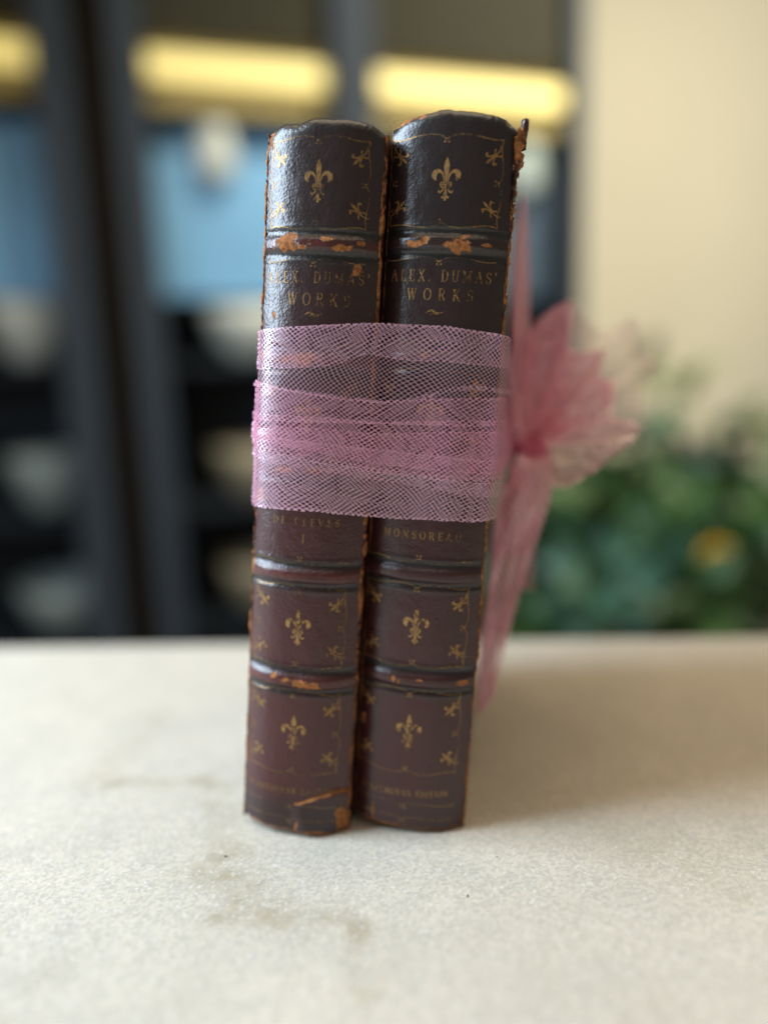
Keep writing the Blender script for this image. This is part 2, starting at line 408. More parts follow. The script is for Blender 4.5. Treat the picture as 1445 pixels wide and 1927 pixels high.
def plant(name, base, spots, mat, label, cat, L, W, seed, pot, group=None, stems=True):
    rnd = random.Random(seed); e = empty(name, base, label, cat, group)
    g = G(); sg = G()
    for (x, y, z, sx_, sz_, n) in spots:
        for i in range(n):
            p = Vector((x + rnd.gauss(0, sx_), y + rnd.gauss(0, .05), z + rnd.gauss(0, sz_)))
            if z > .08 and p.z < .02: p.z = .02
            leaf(g, p, (rnd.uniform(-1, 1), rnd.uniform(-.9, .3), rnd.uniform(-.3, 1)), L * rnd.uniform(.6, 1.2), W * rnd.uniform(.7, 1.2), rnd)
        for j in range(3):
            b0 = Vector(base) + Vector((rnd.uniform(-.03, .03), 0, .1)); t0 = Vector((x + rnd.uniform(-sx_, sx_), y, z + sz_))
            prev = None; n0 = len(sg.v)
            for q in range(7):
                t = q / 6; c = b0.lerp(t0, t) + Vector((0, -.02 * math.sin(t * 3), .03 * math.sin(t * 3.1)))
                rr = .0035 * (1 - .6 * t)
                vs = [c + Vector((rr * math.cos(a_), rr * math.sin(a_), 0)) for a_ in [k_ * math.pi / 3 for k_ in range(6)]]
                sg.v += [tuple(v) for v in vs]
                if q: sg.f += [[n0 + (q - 1) * 6 + k_, n0 + (q - 1) * 6 + (k_ + 1) % 6, n0 + q * 6 + (k_ + 1) % 6, n0 + q * 6 + k_] for k_ in range(6)]
    newmesh('leaves', g.v, g.f, mat, e, True, base); newmesh('stems', sg.v, sg.f, STEM, e, True, base)
    pr, ph = pot; v = []; f = []; n = 32
    for r, z in ((pr * .8, 0), (pr, ph), (pr * .93, ph), (pr * .9, ph - .02), (.001, ph - .02)):
        for i in range(n):
            a_ = 2 * math.pi * i / n; v.append((base[0] + r * math.cos(a_), base[1] + r * math.sin(a_), base[2] + z))
    for j in range(4):
        for i in range(n): f.append((j * n + i, j * n + (i + 1) % n, (j + 1) * n + (i + 1) % n, (j + 1) * n + i))
    newmesh('pot', v, f, POT, e, True, base)
    return e
PG = 'houseplants beyond the right end of the counter'
plant('houseplant', (.25, .86, -.46), [(.25, .86, -.09, .018, .03, 26), (.245, .88, -.16, .02, .03, 24)], TM, 'teal green leafy plant just right of the pink bow', 'plant', .055, .017, 3, (.09, .18), PG)
plant('houseplant', (.40, 1.0, -.48), [(.38, 1.0, -.07, .06, .035, 70), (.44, 1.0, -.14, .08, .05, 110), (.33, 1.0, -.17, .05, .05, 60), (.53, 1.0, -.08, .05, .05, 50), (.24, 1.0, -.04, .04, .04, 40), (.18, 1.0, -.18, .04, .04, 40)], GM, 'bushy mid green plant in the lower right corner', 'plant', .06, .020, 5, (.15, .2), PG)
plant('houseplant', (.45, 1.12, -.5), [(.45, 1.12, -.19, .13, .08, 360), (.26, 1.12, -.19, .07, .07, 220), (.40, 1.12, -.07, .10, .035, 90), (.62, 1.12, -.14, .07, .06, 110)], DM, 'dark green leaf mass standing in for the shade behind the brighter leaves', 'plant', .065, .022, 8, (.17, .2), PG)
plant('houseplant', (.36, 1.2, -.5), [(.45, 1.2, .11, .025, .03, 10), (.36, 1.2, .00, .06, .03, 24), (.55, 1.2, .00, .05, .035, 16), (.29, 1.2, -.02, .05, .04, 34)], OM, 'sparse olive plant with loose tips rising against the cream wall', 'plant', .06, .016, 11, (.13, .2), PG)
# orange bloom
oc = Vector((.412, .90, -.090)); 
fe = empty('orange_flower', oc, 'round yellow-orange flower among the green leaves at lower right', 'flower')
g = G(); rnd = random.Random(4)
for i in range(90):
    a_ = rnd.uniform(0, 6.28); el = rnd.uniform(-.5, 1.0)
    leaf(g, oc, (math.cos(a_) * math.cos(el), -abs(math.sin(a_)) * .7, math.sin(el) * 1.0 * (1 if i % 2 else -1)), .018, .013, rnd)
newmesh('petals', g.v, g.f, plain('orange_petals', (.85, .56, .05), .6, .15, 40), fe, True, oc)
g = G()
for q in range(9):
    t = q / 8; c = oc + Vector((-.01 * t, .012 + .03 * t, -.20 * t))
    g.v += [tuple(c + Vector((.0025 * math.cos(k_ * 1.047), .0025 * math.sin(k_ * 1.047), 0))) for k_ in range(6)]
    if q: g.f += [[(q - 1) * 6 + k_, (q - 1) * 6 + (k_ + 1) % 6, q * 6 + (k_ + 1) % 6, q * 6 + k_] for k_ in range(6)]
newmesh('stem', g.v, g.f, STEM, fe, True, oc)

# ------------------------------------------------------------------ the two books
r_ = np.array([0.98360052, -0.16037352, -0.08252486]); u_ = np.array([0.09017646, 0.04102123, 0.99508063]); d_ = np.array([0.15643447, 0.98768834, 0.])
A2 = np.array([0.0220323, 0.21341517, 0.0])
MM = .001
BOOK = [dict(S0=-36.0 - 17.15, w=17.15, D0=-5.24, H0=-2.98, dh=0., off=-.9, span=12.6), dict(S0=-17.75, w=17.75, D0=0., H0=.0, dh=-.9, off=-1.5, span=14.0)]
BANDS = [177.0, 145.0, 113.6, 82.0, 49.4]
HT = 209.0
def wpt(k, s, y, h):
    """book coordinates in mm -> world"""
    B = BOOK[k]
    s = np.asarray(s, float); y = np.asarray(y, float); h = np.asarray(h, float)
    q = A2 + (B['S0'] + s)[..., None] * MM * r_ + (B['D0'] + y)[..., None] * MM * d_ + (h + B['H0'] + 0 * s)[..., None] * MM * u_
    return q
def bandh(h, dh):
    r = 0
    for hb in BANDS:
        x = h - hb - dh
        r = r + 1.25 * np.exp(-(x / 1.9) ** 4) - .32 * np.exp(-((np.abs(x) - 3.3) / .8) ** 2) + .18 * np.exp(-((np.abs(x) - 4.6) / .7) ** 2)
    return r
def surf(k, s, h, fine=True):
    """spine surface depth (mm, negative towards the reader)"""
    B = BOOK[k]; w = B['w']; s = np.asarray(s, float); h = np.asarray(h, float)
    un = np.clip(np.abs(s) / w, 0, 1)
    y = -6.0 * (1 - un ** 2.5)
    bd = bandh(h, B['dh']) * (1 - .45 * un ** 3)
    y = y - bd
    y = y + .20 * fbm(s * .11 + 5 * k, h * .06 + 3, 3) + .05 * fbm(s * .45, h * .4 + 30 * k, 2)
    ct = np.clip((h - 205.8) / 3.4, 0, 1)
    y = y + 3.4 * (1 - np.sqrt(1 - .97 * ct ** 2))
    cb = np.clip((1.6 - h) / 1.6, 0, 1)
    y = y + 1.2 * cb ** 2
    if k == 0:   # torn tail: lifted flap in the lower right corner
        tl = 9.2 + 4.2 * sstep(-1, 13, s) + .5 * fbm(s * .35, s * 0 + 4, 3)
        fl = sstep(tl + .35, tl - .35, h) * sstep(-1, 5, s)
        y = y - fl * (.75 + .35 * np.sin(s * .35 + h * .25) + .3 * fbm(s * .2, h * .25, 2))
        y = y + .22 * np.exp(-((h - tl - .6) / .6) ** 2) * sstep(0, 4, s) 
    return y
PATCH = [[(-8.6, 177.0, 4.0, 1.9), (-10.5, 176.0, 2.2, .8), (3.0, 178.2, 1.6, .7), (7.5, 176.0, 2.4, .7), (12.2, 177.4, .9, .7), (-4.5, 176.0, 1.3, .6), (-12.5, 157.0, .55, .9),
          (-3.0, 145.0, 4.0, 1.3), (-8.0, 144.6, 2.2, .8), (3.2, 113.8, 1.9, 1.0), (-6.5, 113.4, 2.6, .8), (7, 114, 1.0, .7),
          (2.2, 48.8, 4.3, 1.25), (-7.5, 50.4, .9, .7), (-3.6, 49.6, 1.8, .55), (-15.6, 104, 1.4, 1.8),
          (-17.0, 206.5, 1.6, 3.6), (11.2, 170.3, 1.5, 1.3), (-15.5, 146, .9, .8)],
         [(3.4, 175.6, 3.1, 2.1), (-8.6, 175.8, 2.9, .9), (-5.6, 177.2, .9, .4), (11.5, 175.8, 1.3, .4), (-6.8, 48.8, .5, 1.2), (-5.2, 47.8, .3, .8), (.9, 49.0, 1.2, .35), (13.5, 48.2, 1.8, .7),
          (-13.0, 209, 4.5, 1.0), (12, 113, 1.2, .6), (-4, 145, 1.0, .5), (11, 138, .7, 1.1), (-15.9, 33, .5, 1.4), (-10.8, 3.8, .35, 2.6)]]
def wearmap(k, s, h):
    B = BOOK[k]; w = B['w']
    wr = np.zeros_like(s)
    nz = fbm(s * .6 + 40 * k, h * .9, 5) * 1.25
    for (cs, ch, rs, rh) in PATCH[k]:
        dd = np.sqrt(((s - cs) / rs) ** 2 + ((h - ch) / rh) ** 2)
        wr = np.maximum(wr, np.clip(1.05 - dd * .5 + nz * .42 - .0, 0, 1) * (dd < 1.9))
    eb = np.clip(.85 - (h - (.35 + (1.0 if k == 0 else .8) * fbm(s * .25 + 9 * k, s * 0 + 2, 3))) * .42, 0, 1)
    wr = np.maximum(wr, np.clip(eb, 0, 1) * (h < 4))
    eg = np.clip(.5 + (np.abs(s) - (w - .45 - .6 * fbm(h * .12 + 7 * k, np.sign(s) * 3, 4))) * .8, 0, 1)
    wr = np.maximum(wr, eg * (np.abs(s) > w - 2.2))
    if k == 0:
        tl = 9.2 + 4.2 * sstep(-1, 13, s) + .5 * fbm(s * .35, s * 0 + 4, 3)
        tr = np.clip(1.0 - np.abs(h - tl - .1 - .3 * nz) / 1.0, 0, 1) * sstep(-.5, 2, s)
        wr = np.maximum(wr, tr * .95)
        wr = np.maximum(wr, np.clip(1.1 - np.sqrt(((s - 15.3) / 1.6) ** 2 + ((h - 5.0) / 4.2) ** 2) * .6 + nz * .35, 0, 1) * (s > 12))
        wr = np.maximum(wr, np.clip(.9 - np.abs(s - 1.0 - .25 * h) / .9, 0, 1) * (h < 4))
    dye = np.zeros_like(s); rub = np.zeros_like(s)
    for hb in BANDS:
        x = h - hb - B['dh']
        dye = np.maximum(dye, np.exp(-((np.abs(x + .3 * fbm(s * .2, h * .1, 2)) - 3.4) / 1.7) ** 2))
        rub = np.maximum(rub, np.exp(-(x / 1.7) ** 4))
    dye = np.maximum(dye, .8 * sstep(205, 208, h)); dye = np.maximum(dye, .7 * sstep(14, 8, h) * (1 if k == 0 else .35))
    rub = rub * (.95 if k == 0 else .30) * (.6 + .5 * fbm(s * .2 + 3, h * .3, 3))
    alp = np.clip((h - 40) / 150, 0, 1)
    return wr, dye, np.clip(rub, 0, 1), alp
def setcol(me, name, arr):
    ca = me.color_attributes.new(name, 'FLOAT_COLOR', 'POINT'); ca.data.foreach_set('color', np.ascontiguousarray(arr, dtype=np.float32).ravel())
def gridfaces(nu, nv):
    i = np.arange(nu - 1); j = np.arange(nv - 1); I, J = np.meshgrid(i, j, indexing='ij'); a0 = (I * nv + J).ravel()
    return np.stack([a0, a0 + nv, a0 + nv + 1, a0 + 1], 1)

# strokes drawn on the spine
def catmull(pts, n=6):
    P = [np.array(p, float) for p in pts]; P = [2 * P[0] - P[1]] + P + [2 * P[-1] - P[-2]]; out = []
    for i in range(1, len(P) - 2):
        for q in range(n):
            t = q / n
            out.append(.5 * ((2 * P[i]) + (-P[i - 1] + P[i + 1]) * t + (2 * P[i - 1] - 5 * P[i] + 4 * P[i + 1] - P[i + 2]) * t * t + (-P[i - 1] + 3 * P[i] - 3 * P[i + 1] + P[i + 2]) * t ** 3))
    out.append(P[-2]); return out
class Art:
    """flat strokes in (s, h) millimetres that are laid on the curved spine"""
    def __init__(s): s.v = []; s.f = []
    def strip(s, pts, ws):
        pts = [np.array(p, float) for p in pts]; n = len(pts); b0 = len(s.v)
        if not hasattr(ws, '__len__'): ws = [ws] * n
        for i in range(n):
            a_ = pts[max(0, i - 1)]; b_ = pts[min(n - 1, i + 1)]; t = b_ - a_; L = np.hypot(*t) or 1; nn = np.array([-t[1], t[0]]) / L
            s.v += [pts[i] + nn * ws[i] / 2, pts[i] - nn * ws[i] / 2]
            if i: q = b0 + 2 * i; s.f.append((q - 2, q - 1, q + 1, q))
    def curve(s, pts, ws, n=6):
        c = catmull(pts, n)
        if hasattr(ws, '__len__'): w = np.interp(np.linspace(0, 1, len(c)), np.linspace(0, 1, len(ws)), ws)
        else: w = ws
        s.strip(c, w)
    def dot(s, x, y, r):
        b0 = len(s.v); s.v += [np.array((x + r * math.cos(a_), y + r * math.sin(a_))) for a_ in [q * math.pi / 4 for q in range(8)]]; s.f.append(tuple(range(b0, b0 + 8)))
    def line(s, a_, b_, w):
        a_ = np.array(a_, float); b_ = np.array(b_, float); n = max(2, int(np.hypot(*(b_ - a_)) / 1.2) + 1)
        s.strip([a_ + (b_ - a_) * t for t in np.linspace(0, 1, n)], w)
    def xform(s, ang, sc, cx, cy, flip=1):
        c, n_ = math.cos(ang), math.sin(ang); o = Art(); o.f = list(s.f)
        o.v = [np.array((cx + sc * (flip * p[0] * c - p[1] * n_), cy + sc * (flip * p[0] * n_ + p[1] * c))) for p in s.v]; return o
    def build(s, name, k, mat, parent, lift=.07):
        V = np.array(s.v); S_, H_ = V[:, 0], V[:, 1]
        w = BOOK[k]['w']; S_ = np.clip(S_, -w + .15, w - .15)
        y = surf(k, S_, H_) - lift
        return newmesh(name, wpt(k, S_, y, H_), s.f, mat, parent, True, parent.location)
def fleur():
    a_ = Art()
    a_.curve([(0, 5.9), (0, 4.6), (0, 3.2), (0, 1.6), (0, .2), (0, -.9)], [.05, 1.0, 1.55, 1.25, .75, .45, .35])
    for s_ in (-1, 1):
        a_.curve([(s_ * .55, -.9), (s_ * .6, .4), (s_ * 1.1, 1.7), (s_ * 2.1, 2.35), (s_ * 3.0, 1.9), (s_ * 3.2, .9), (s_ * 2.75, .0)], [.22, .35, .55, .95, 1.45, 1.35, .35])
        a_.curve([(s_ * .3, -1.0), (s_ * 1.15, -.5), (s_ * 1.5, -1.2), (s_ * .9, -1.9), (s_ * .4, -1.6)], [.2, .28, .28, .25])
        a_.curve([(s_ * .5, -2.0), (s_ * 1.1, -2.9), (s_ * 1.7, -3.1), (s_ * 1.9, -2.5)], [.3, .45, .4, .2])
        a_.dot(s_ * .7, -4.4, .32)
    a_.curve([(0, -1.2), (0, -2.4), (0, -3.6), (0, -4.6)], [.35, .45, .9, 1.2])
    a_.dot(0, -4.95, .36); a_.line((-1.3, -1.15), (1.3, -1.15), .28)
    return a_
def minifleur():
    a_ = Art()
    a_.curve([(0, 3.1), (0, 2.0), (0, .6), (0, -.4)], [.1, .75, .6, .25])
    for s_ in (-1, 1):
        a_.curve([(s_ * .25, -.3), (s_ * .7, 1.0), (s_ * 1.5, 1.6), (s_ * 1.9, .9)], [.2, .35, .7, .4])
        a_.curve([(s_ * .2, -.5), (s_ * .9, -.9), (s_ * 1.1, -1.5)], [.2, .4, .3])
    a_.curve([(0, -.4), (.1, -1.6), (.5, -2.6), (1.1, -2.9)], [.3, .35, .25, .2]); a_.line((-.6, -.35), (.6, -.35), .3)
    return a_
def brace(t):     # 0 in the middle, 1 at the corner; positive is outward
    t = abs(t)
    return np.interp(t, [0, .05, .12, .3, .5, .7, .85, 1.0], [-.55, -.1, .45, .75, .5, -.05, -.25, .1])
def brace_art(a_, p0, p1, out, amp=1.0, w=.33, knot=True):
    p0 = np.array(p0, float); p1 = np.array(p1, float); out = np.array(out, float); L = np.hypot(*(p1 - p0)); run = []
    N_ = int(L / .62)
    for i in range(N_ + 1):
        t = i / N_ * 2 - 1; p = p0 + (p1 - p0) * (t + 1) / 2 + out * brace(t) * amp
        if abs(t) < .62: a_.dot(p[0], p[1], w * .55)
    for sg in (-1, 1):
        pts = [p0 + (p1 - p0) * (sg * t + 1) / 2 + out * brace(t) * amp for t in np.linspace(.56, 1, 9)]; a_.strip(pts, w)
        pts = [p0 + (p1 - p0) * (sg * t + 1) / 2 + out * brace(t) * amp for t in np.linspace(.02, .6, 12)]; a_.strip(pts, w * .16)
    if knot:
        c = (p0 + p1) / 2; tt = (p1 - p0) / L
        for sg in (-1, 1):
            q = c - out * 1.25 + tt * sg * .55; a_.dot(q[0], q[1], .34)
            q = c - out * .45 + tt * sg * .3; a_.dot(q[0], q[1], .26)

# serif capitals as strokes: x in letter widths, y 0..1
TK, TN = .15, .07
def arc(cx_, cy_, rx, ry, a0, a1, n=9):
    return [(cx_ + rx * math.cos(math.radians(a_)), cy_ + ry * math.sin(math.radians(a_))) for a_ in np.linspace(a0, a1, n)]
GLY = {
 'A': (.78, [([(.39, 1), (.08, 0)], TN), ([(.39, 1), (.70, 0)], TK), ([(.19, .35), (.59, .35)], TN), ([(0, 0), (.2, 0)], TN), ([(.56, 0), (.8, 0)], TN)]),
 'L': (.6, [([(.16, 0), (.16, 1)], TK), ([(.02, 1), (.32, 1)], TN), ([(.02, 0), (.56, 0)], TN), ([(.56, 0), (.58, .24)], TN)]),
 'E': (.62, [([(.16, 0), (.16, 1)], TK), ([(.02, 1), (.55, 1)], TN), ([(.02, 0), (.58, 0)], TN), ([(.16, .52), (.44, .52)], TN), ([(.55, 1), (.55, .8)], TN), ([(.58, 0), (.58, .22)], TN), ([(.44, .43), (.44, .61)], TN)]),
 'X': (.76, [([(.12, 1), (.64, 0)], TK), ([(.62, 1), (.12, 0)], TN), ([(0, 1), (.26, 1)], TN), ([(.5, 1), (.74, 1)], TN), ([(0, 0), (.24, 0)], TN), ([(.5, 0), (.76, 0)], TN)]),
 'D': (.76, [([(.16, 0), (.16, 1)], TK), ([(.02, 1), (.3, 1)], TN), ([(.02, 0), (.3, 0)], TN), (arc(.3, .5, .40, .5, 90, -90, 12), [TN, TN, TK, TK, TN, TN])]),
 'U': (.76, [([(.15, 1), (.15, .35)], TK), (arc(.385, .33, .235, .33, 180, 360, 10), TN), ([(.62, .33), (.62, 1)], TN), ([(0, 1), (.3, 1)], TN), ([(.5, 1), (.74, 1)], TN)]),
 'M': (.95, [([(.14, 0), (.14, 1)], TN), ([(.14, 1), (.47, .06)], TK), ([(.47, .06), (.78, 1)], TN), ([(.79, 0), (.79, 1)], TK), ([(.02, 0), (.27, 0)], TN), ([(.65, 0), (.93, 0)], TN), ([(.02, 1), (.16, 1)], TN), ([(.78, 1), (.93, 1)], TN)]),
 'S': (.56, [(arc(.28, .74, .2, .24, 20, 230, 9) + arc(.27, .27, .21, .25, 60, -160, 9), [TN, TN, TK * .8, TK, TK * .8, TN, TN]), ([(.48, .98), (.47, .74)], TN), ([(.06, .02), (.07, .28)], TN)]),
 'W': (1.05, [([(.12, 1), (.34, 0)], TK), ([(.34, 0), (.52, 1)], TN), ([(.52, 1), (.74, 0)], TK), ([(.74, 0), (.92, 1)], TN), ([(0, 1), (.26, 1)], TN), ([(.42, 1), (.62, 1)], TN), ([(.8, 1), (1.04, 1)], TN)]),
 'O': (.8, [(arc(.4, .5, .34, .5, 0, 360, 21), [TK, TK, TN, TK * .9, TK, TK * .9, TN, TK, TK])]),
 'R': (.76, [([(.16, 0), (.16, 1)], TK), ([(.02, 1), (.34, 1)], TN), ([(.02, 0), (.32, 0)], TN), (arc(.34, .76, .24, .24, 90, -90, 9), TK * .8), ([(.34, .52), (.16, .52)], TN), ([(.38, .5), (.66, 0)], TK), ([(.64, 0), (.76, 0)], TN)]),
 'K': (.78, [([(.16, 0), (.16, 1)], TK), ([(.02, 1), (.32, 1)], TN), ([(.02, 0), (.32, 0)], TN), ([(.64, 1), (.17, .42)], TN), ([(.33, .6), (.68, 0)], TK), ([(.52, 1), (.76, 1)], TN), ([(.56, 0), (.78, 0)], TN)]),
 'C': (.72, [(arc(.4, .5, .33, .5, 45, 315, 16), [TN, TN, TK, TK, TN, TN]), ([(.64, 1), (.64, .72)], TN)]),
 'V': (.76, [([(.1, 1), (.38, 0)], TK), ([(.38, 0), (.66, 1)], TN), ([(0, 1), (.24, 1)], TN), ([(.53, 1), (.76, 1)], TN)]),
 'I': (.34, [([(.17, 0), (.17, 1)], TK), ([(.03, 1), (.31, 1)], TN), ([(.03, 0), (.31, 0)], TN)]),
 'N': (.82, [([(.15, 0), (.15, 1)], TN), ([(.15, 1), (.67, 0)], TK), ([(.67, 0), (.67, 1)], TN), ([(.02, 0), (.28, 0)], TN), ([(.54, 1), (.8, 1)], TN), ([(.02, 1), (.15, 1)], TN)]),
 'T': (.68, [([(.34, 0), (.34, 1)], TK), ([(.03, 1), (.65, 1)], TN), ([(.2, 0), (.48, 0)], TN), ([(.03, 1), (.03, .78)], TN), ([(.65, 1), (.65, .78)], TN)]),
 'G': (.78, [(arc(.4, .5, .33, .5, 45, 330, 16), [TN, TN, TK, TK, TN, TN]), ([(.66, 1), (.66, .74)], TN), ([(.67, .05), (.67, .42)], TK), ([(.54, .42), (.78, .42)], TN)]),
 "'": (.2, [([(.1, 1.05), (.08, .76)], TK)]), '.': (.2, [([(.04, .06), (.18, .06)], .13)]), ' ': (.45, []),
}
def text_art(txt, x0, x1, h, size, wscale=1.0, weight=1.0, slope=0.0):
    a_ = Art(); adv = [GLY[c][0] * size * wscale for c in txt]; gap = (x1 - x0 - sum(adv)) / max(1, len(txt) - 1); x = x0
    jr = random.Random(len(txt))
    for c, ad in zip(txt, adv):
        jy = jr.uniform(-.05, .05); jt = jr.uniform(-.02, .02)
        for pts, wd in GLY[c][1]:
            q = [(x + p[0] * size * wscale + jt * p[1] * size, h + jy + slope * (x - x0) + p[1] * size) for p in pts]
            wl_ = [w_ * size * weight for w_ in wd] if hasattr(wd, '__len__') else wd * size * weight
            if hasattr(wl_, '__len__'): wl_ = list(np.interp(np.linspace(0, 1, len(q)), np.linspace(0, 1, len(wl_)), wl_))
            a_.strip(q, wl_)
        x += ad + gap
    return a_

PAGE = N('aged_page_edges')
_c = PAGE.coord(); _w = PAGE.n('ShaderNodeTexNoise'); _w.inputs['Scale'].default_value = 300
_mp = PAGE.n('ShaderNodeMapping'); _mp.inputs['Scale'].default_value = (6, 6, .1); PAGE.t.links.new(_c, _mp.inputs[0]); PAGE.t.links.new(_mp.outputs[0], _w.inputs['Vector'])
PAGE.set('Base Color', PAGE.mix(_w.outputs[0], C4(.42, .33, .20), C4(.62, .52, .36))); PAGE.set('Roughness', .85); PAGE.set('Normal', PAGE.bump(_w.outputs[0], .5, .0003))
PAGE = PAGE.m

def frayed_strip(k, sgn, parent, radf, seed, col=.55):
    """the rough worn leather joint along one long side of the spine"""
    w = BOOK[k]['w']; hs = np.arange(-.2, HT - 1.6, .35); nv = len(hs); nc = 12
    V = []; CA = []
    for j, h in enumerate(hs):
        rs, rd = radf(h)
        n1 = float(fbm(h * .35 + seed, seed * 1.7, 4)); 
        for c in range(nc):
            a_ = 2 * math.pi * c / nc
            n2 = float(fbm(h * .8 + seed, c * .9 + 11, 3))
            q = max(.15, .75 + 1.0 * n1 + 1.3 * n2)
            s_ = sgn * (w - .25) + (math.cos(a_) * rs * .8 * q) + sgn * rs * .1
            y = .9 + math.sin(a_) * rd * (1 + .3 * n2)
            V.append((s_, y, h + .5 * n2)); CA.append((.325 + .45 * n2 + col * .16 + .5 * n1, .0, .35, .4))
    V = np.array(V); f = []
    for j in range(nv - 1):
        for c in range(nc): f.append((j * nc + c, j * nc + (c + 1) % nc, (j + 1) * nc + (c + 1) % nc, (j + 1) * nc + c))
    f.append(list(range(nc))); f.append(list(range((nv - 1) * nc, nv * nc)))
    o = newmesh('frayed_joint', wpt(k, V[:, 0], V[:, 1], V[:, 2]), f, LEA[k], parent, True, parent.location)
    setcol(o.data, 'wearmap', np.clip(np.array(CA), 0, 1)); return o

def slab(k, s0, s1, y0, y1, h0, h1, bev=.4):
    """bevelled box in book coordinates"""
    v = []; ns = 2
    bmx = bmesh.new(); c = {}
    for a_ in (0, 1):
        for b_ in (0, 1):
            for c_ in (0, 1): c[a_, b_, c_] = bmx.verts.new(((s0, s1)[a_], (y0, y1)[b_], (h0, h1)[c_]))
    for q in (((0,0,0),(0,0,1),(0,1,1),(0,1,0)), ((1,0,0),(1,1,0),(1,1,1),(1,0,1)), ((0,0,0),(1,0,0),(1,0,1),(0,0,1)), ((0,1,0),(0,1,1),(1,1,1),(1,1,0)), ((0,0,0),(0,1,0),(1,1,0),(1,0,0)), ((0,0,1),(1,0,1),(1,1,1),(0,1,1))):
        bmx.faces.new([c[z] for z in q])
    bmesh.ops.recalc_face_normals(bmx, faces=bmx.faces)
    bmesh.ops.bevel(bmx, geom=bmx.edges, offset=bev, segments=3, affect='EDGES')
    V = np.array([v_.co[:] for v_ in bmx.verts]); bmx.verts.index_update(); F = [[v_.index for v_ in f_.verts] for f_ in bmx.faces]; bmx.free()
    return V, F

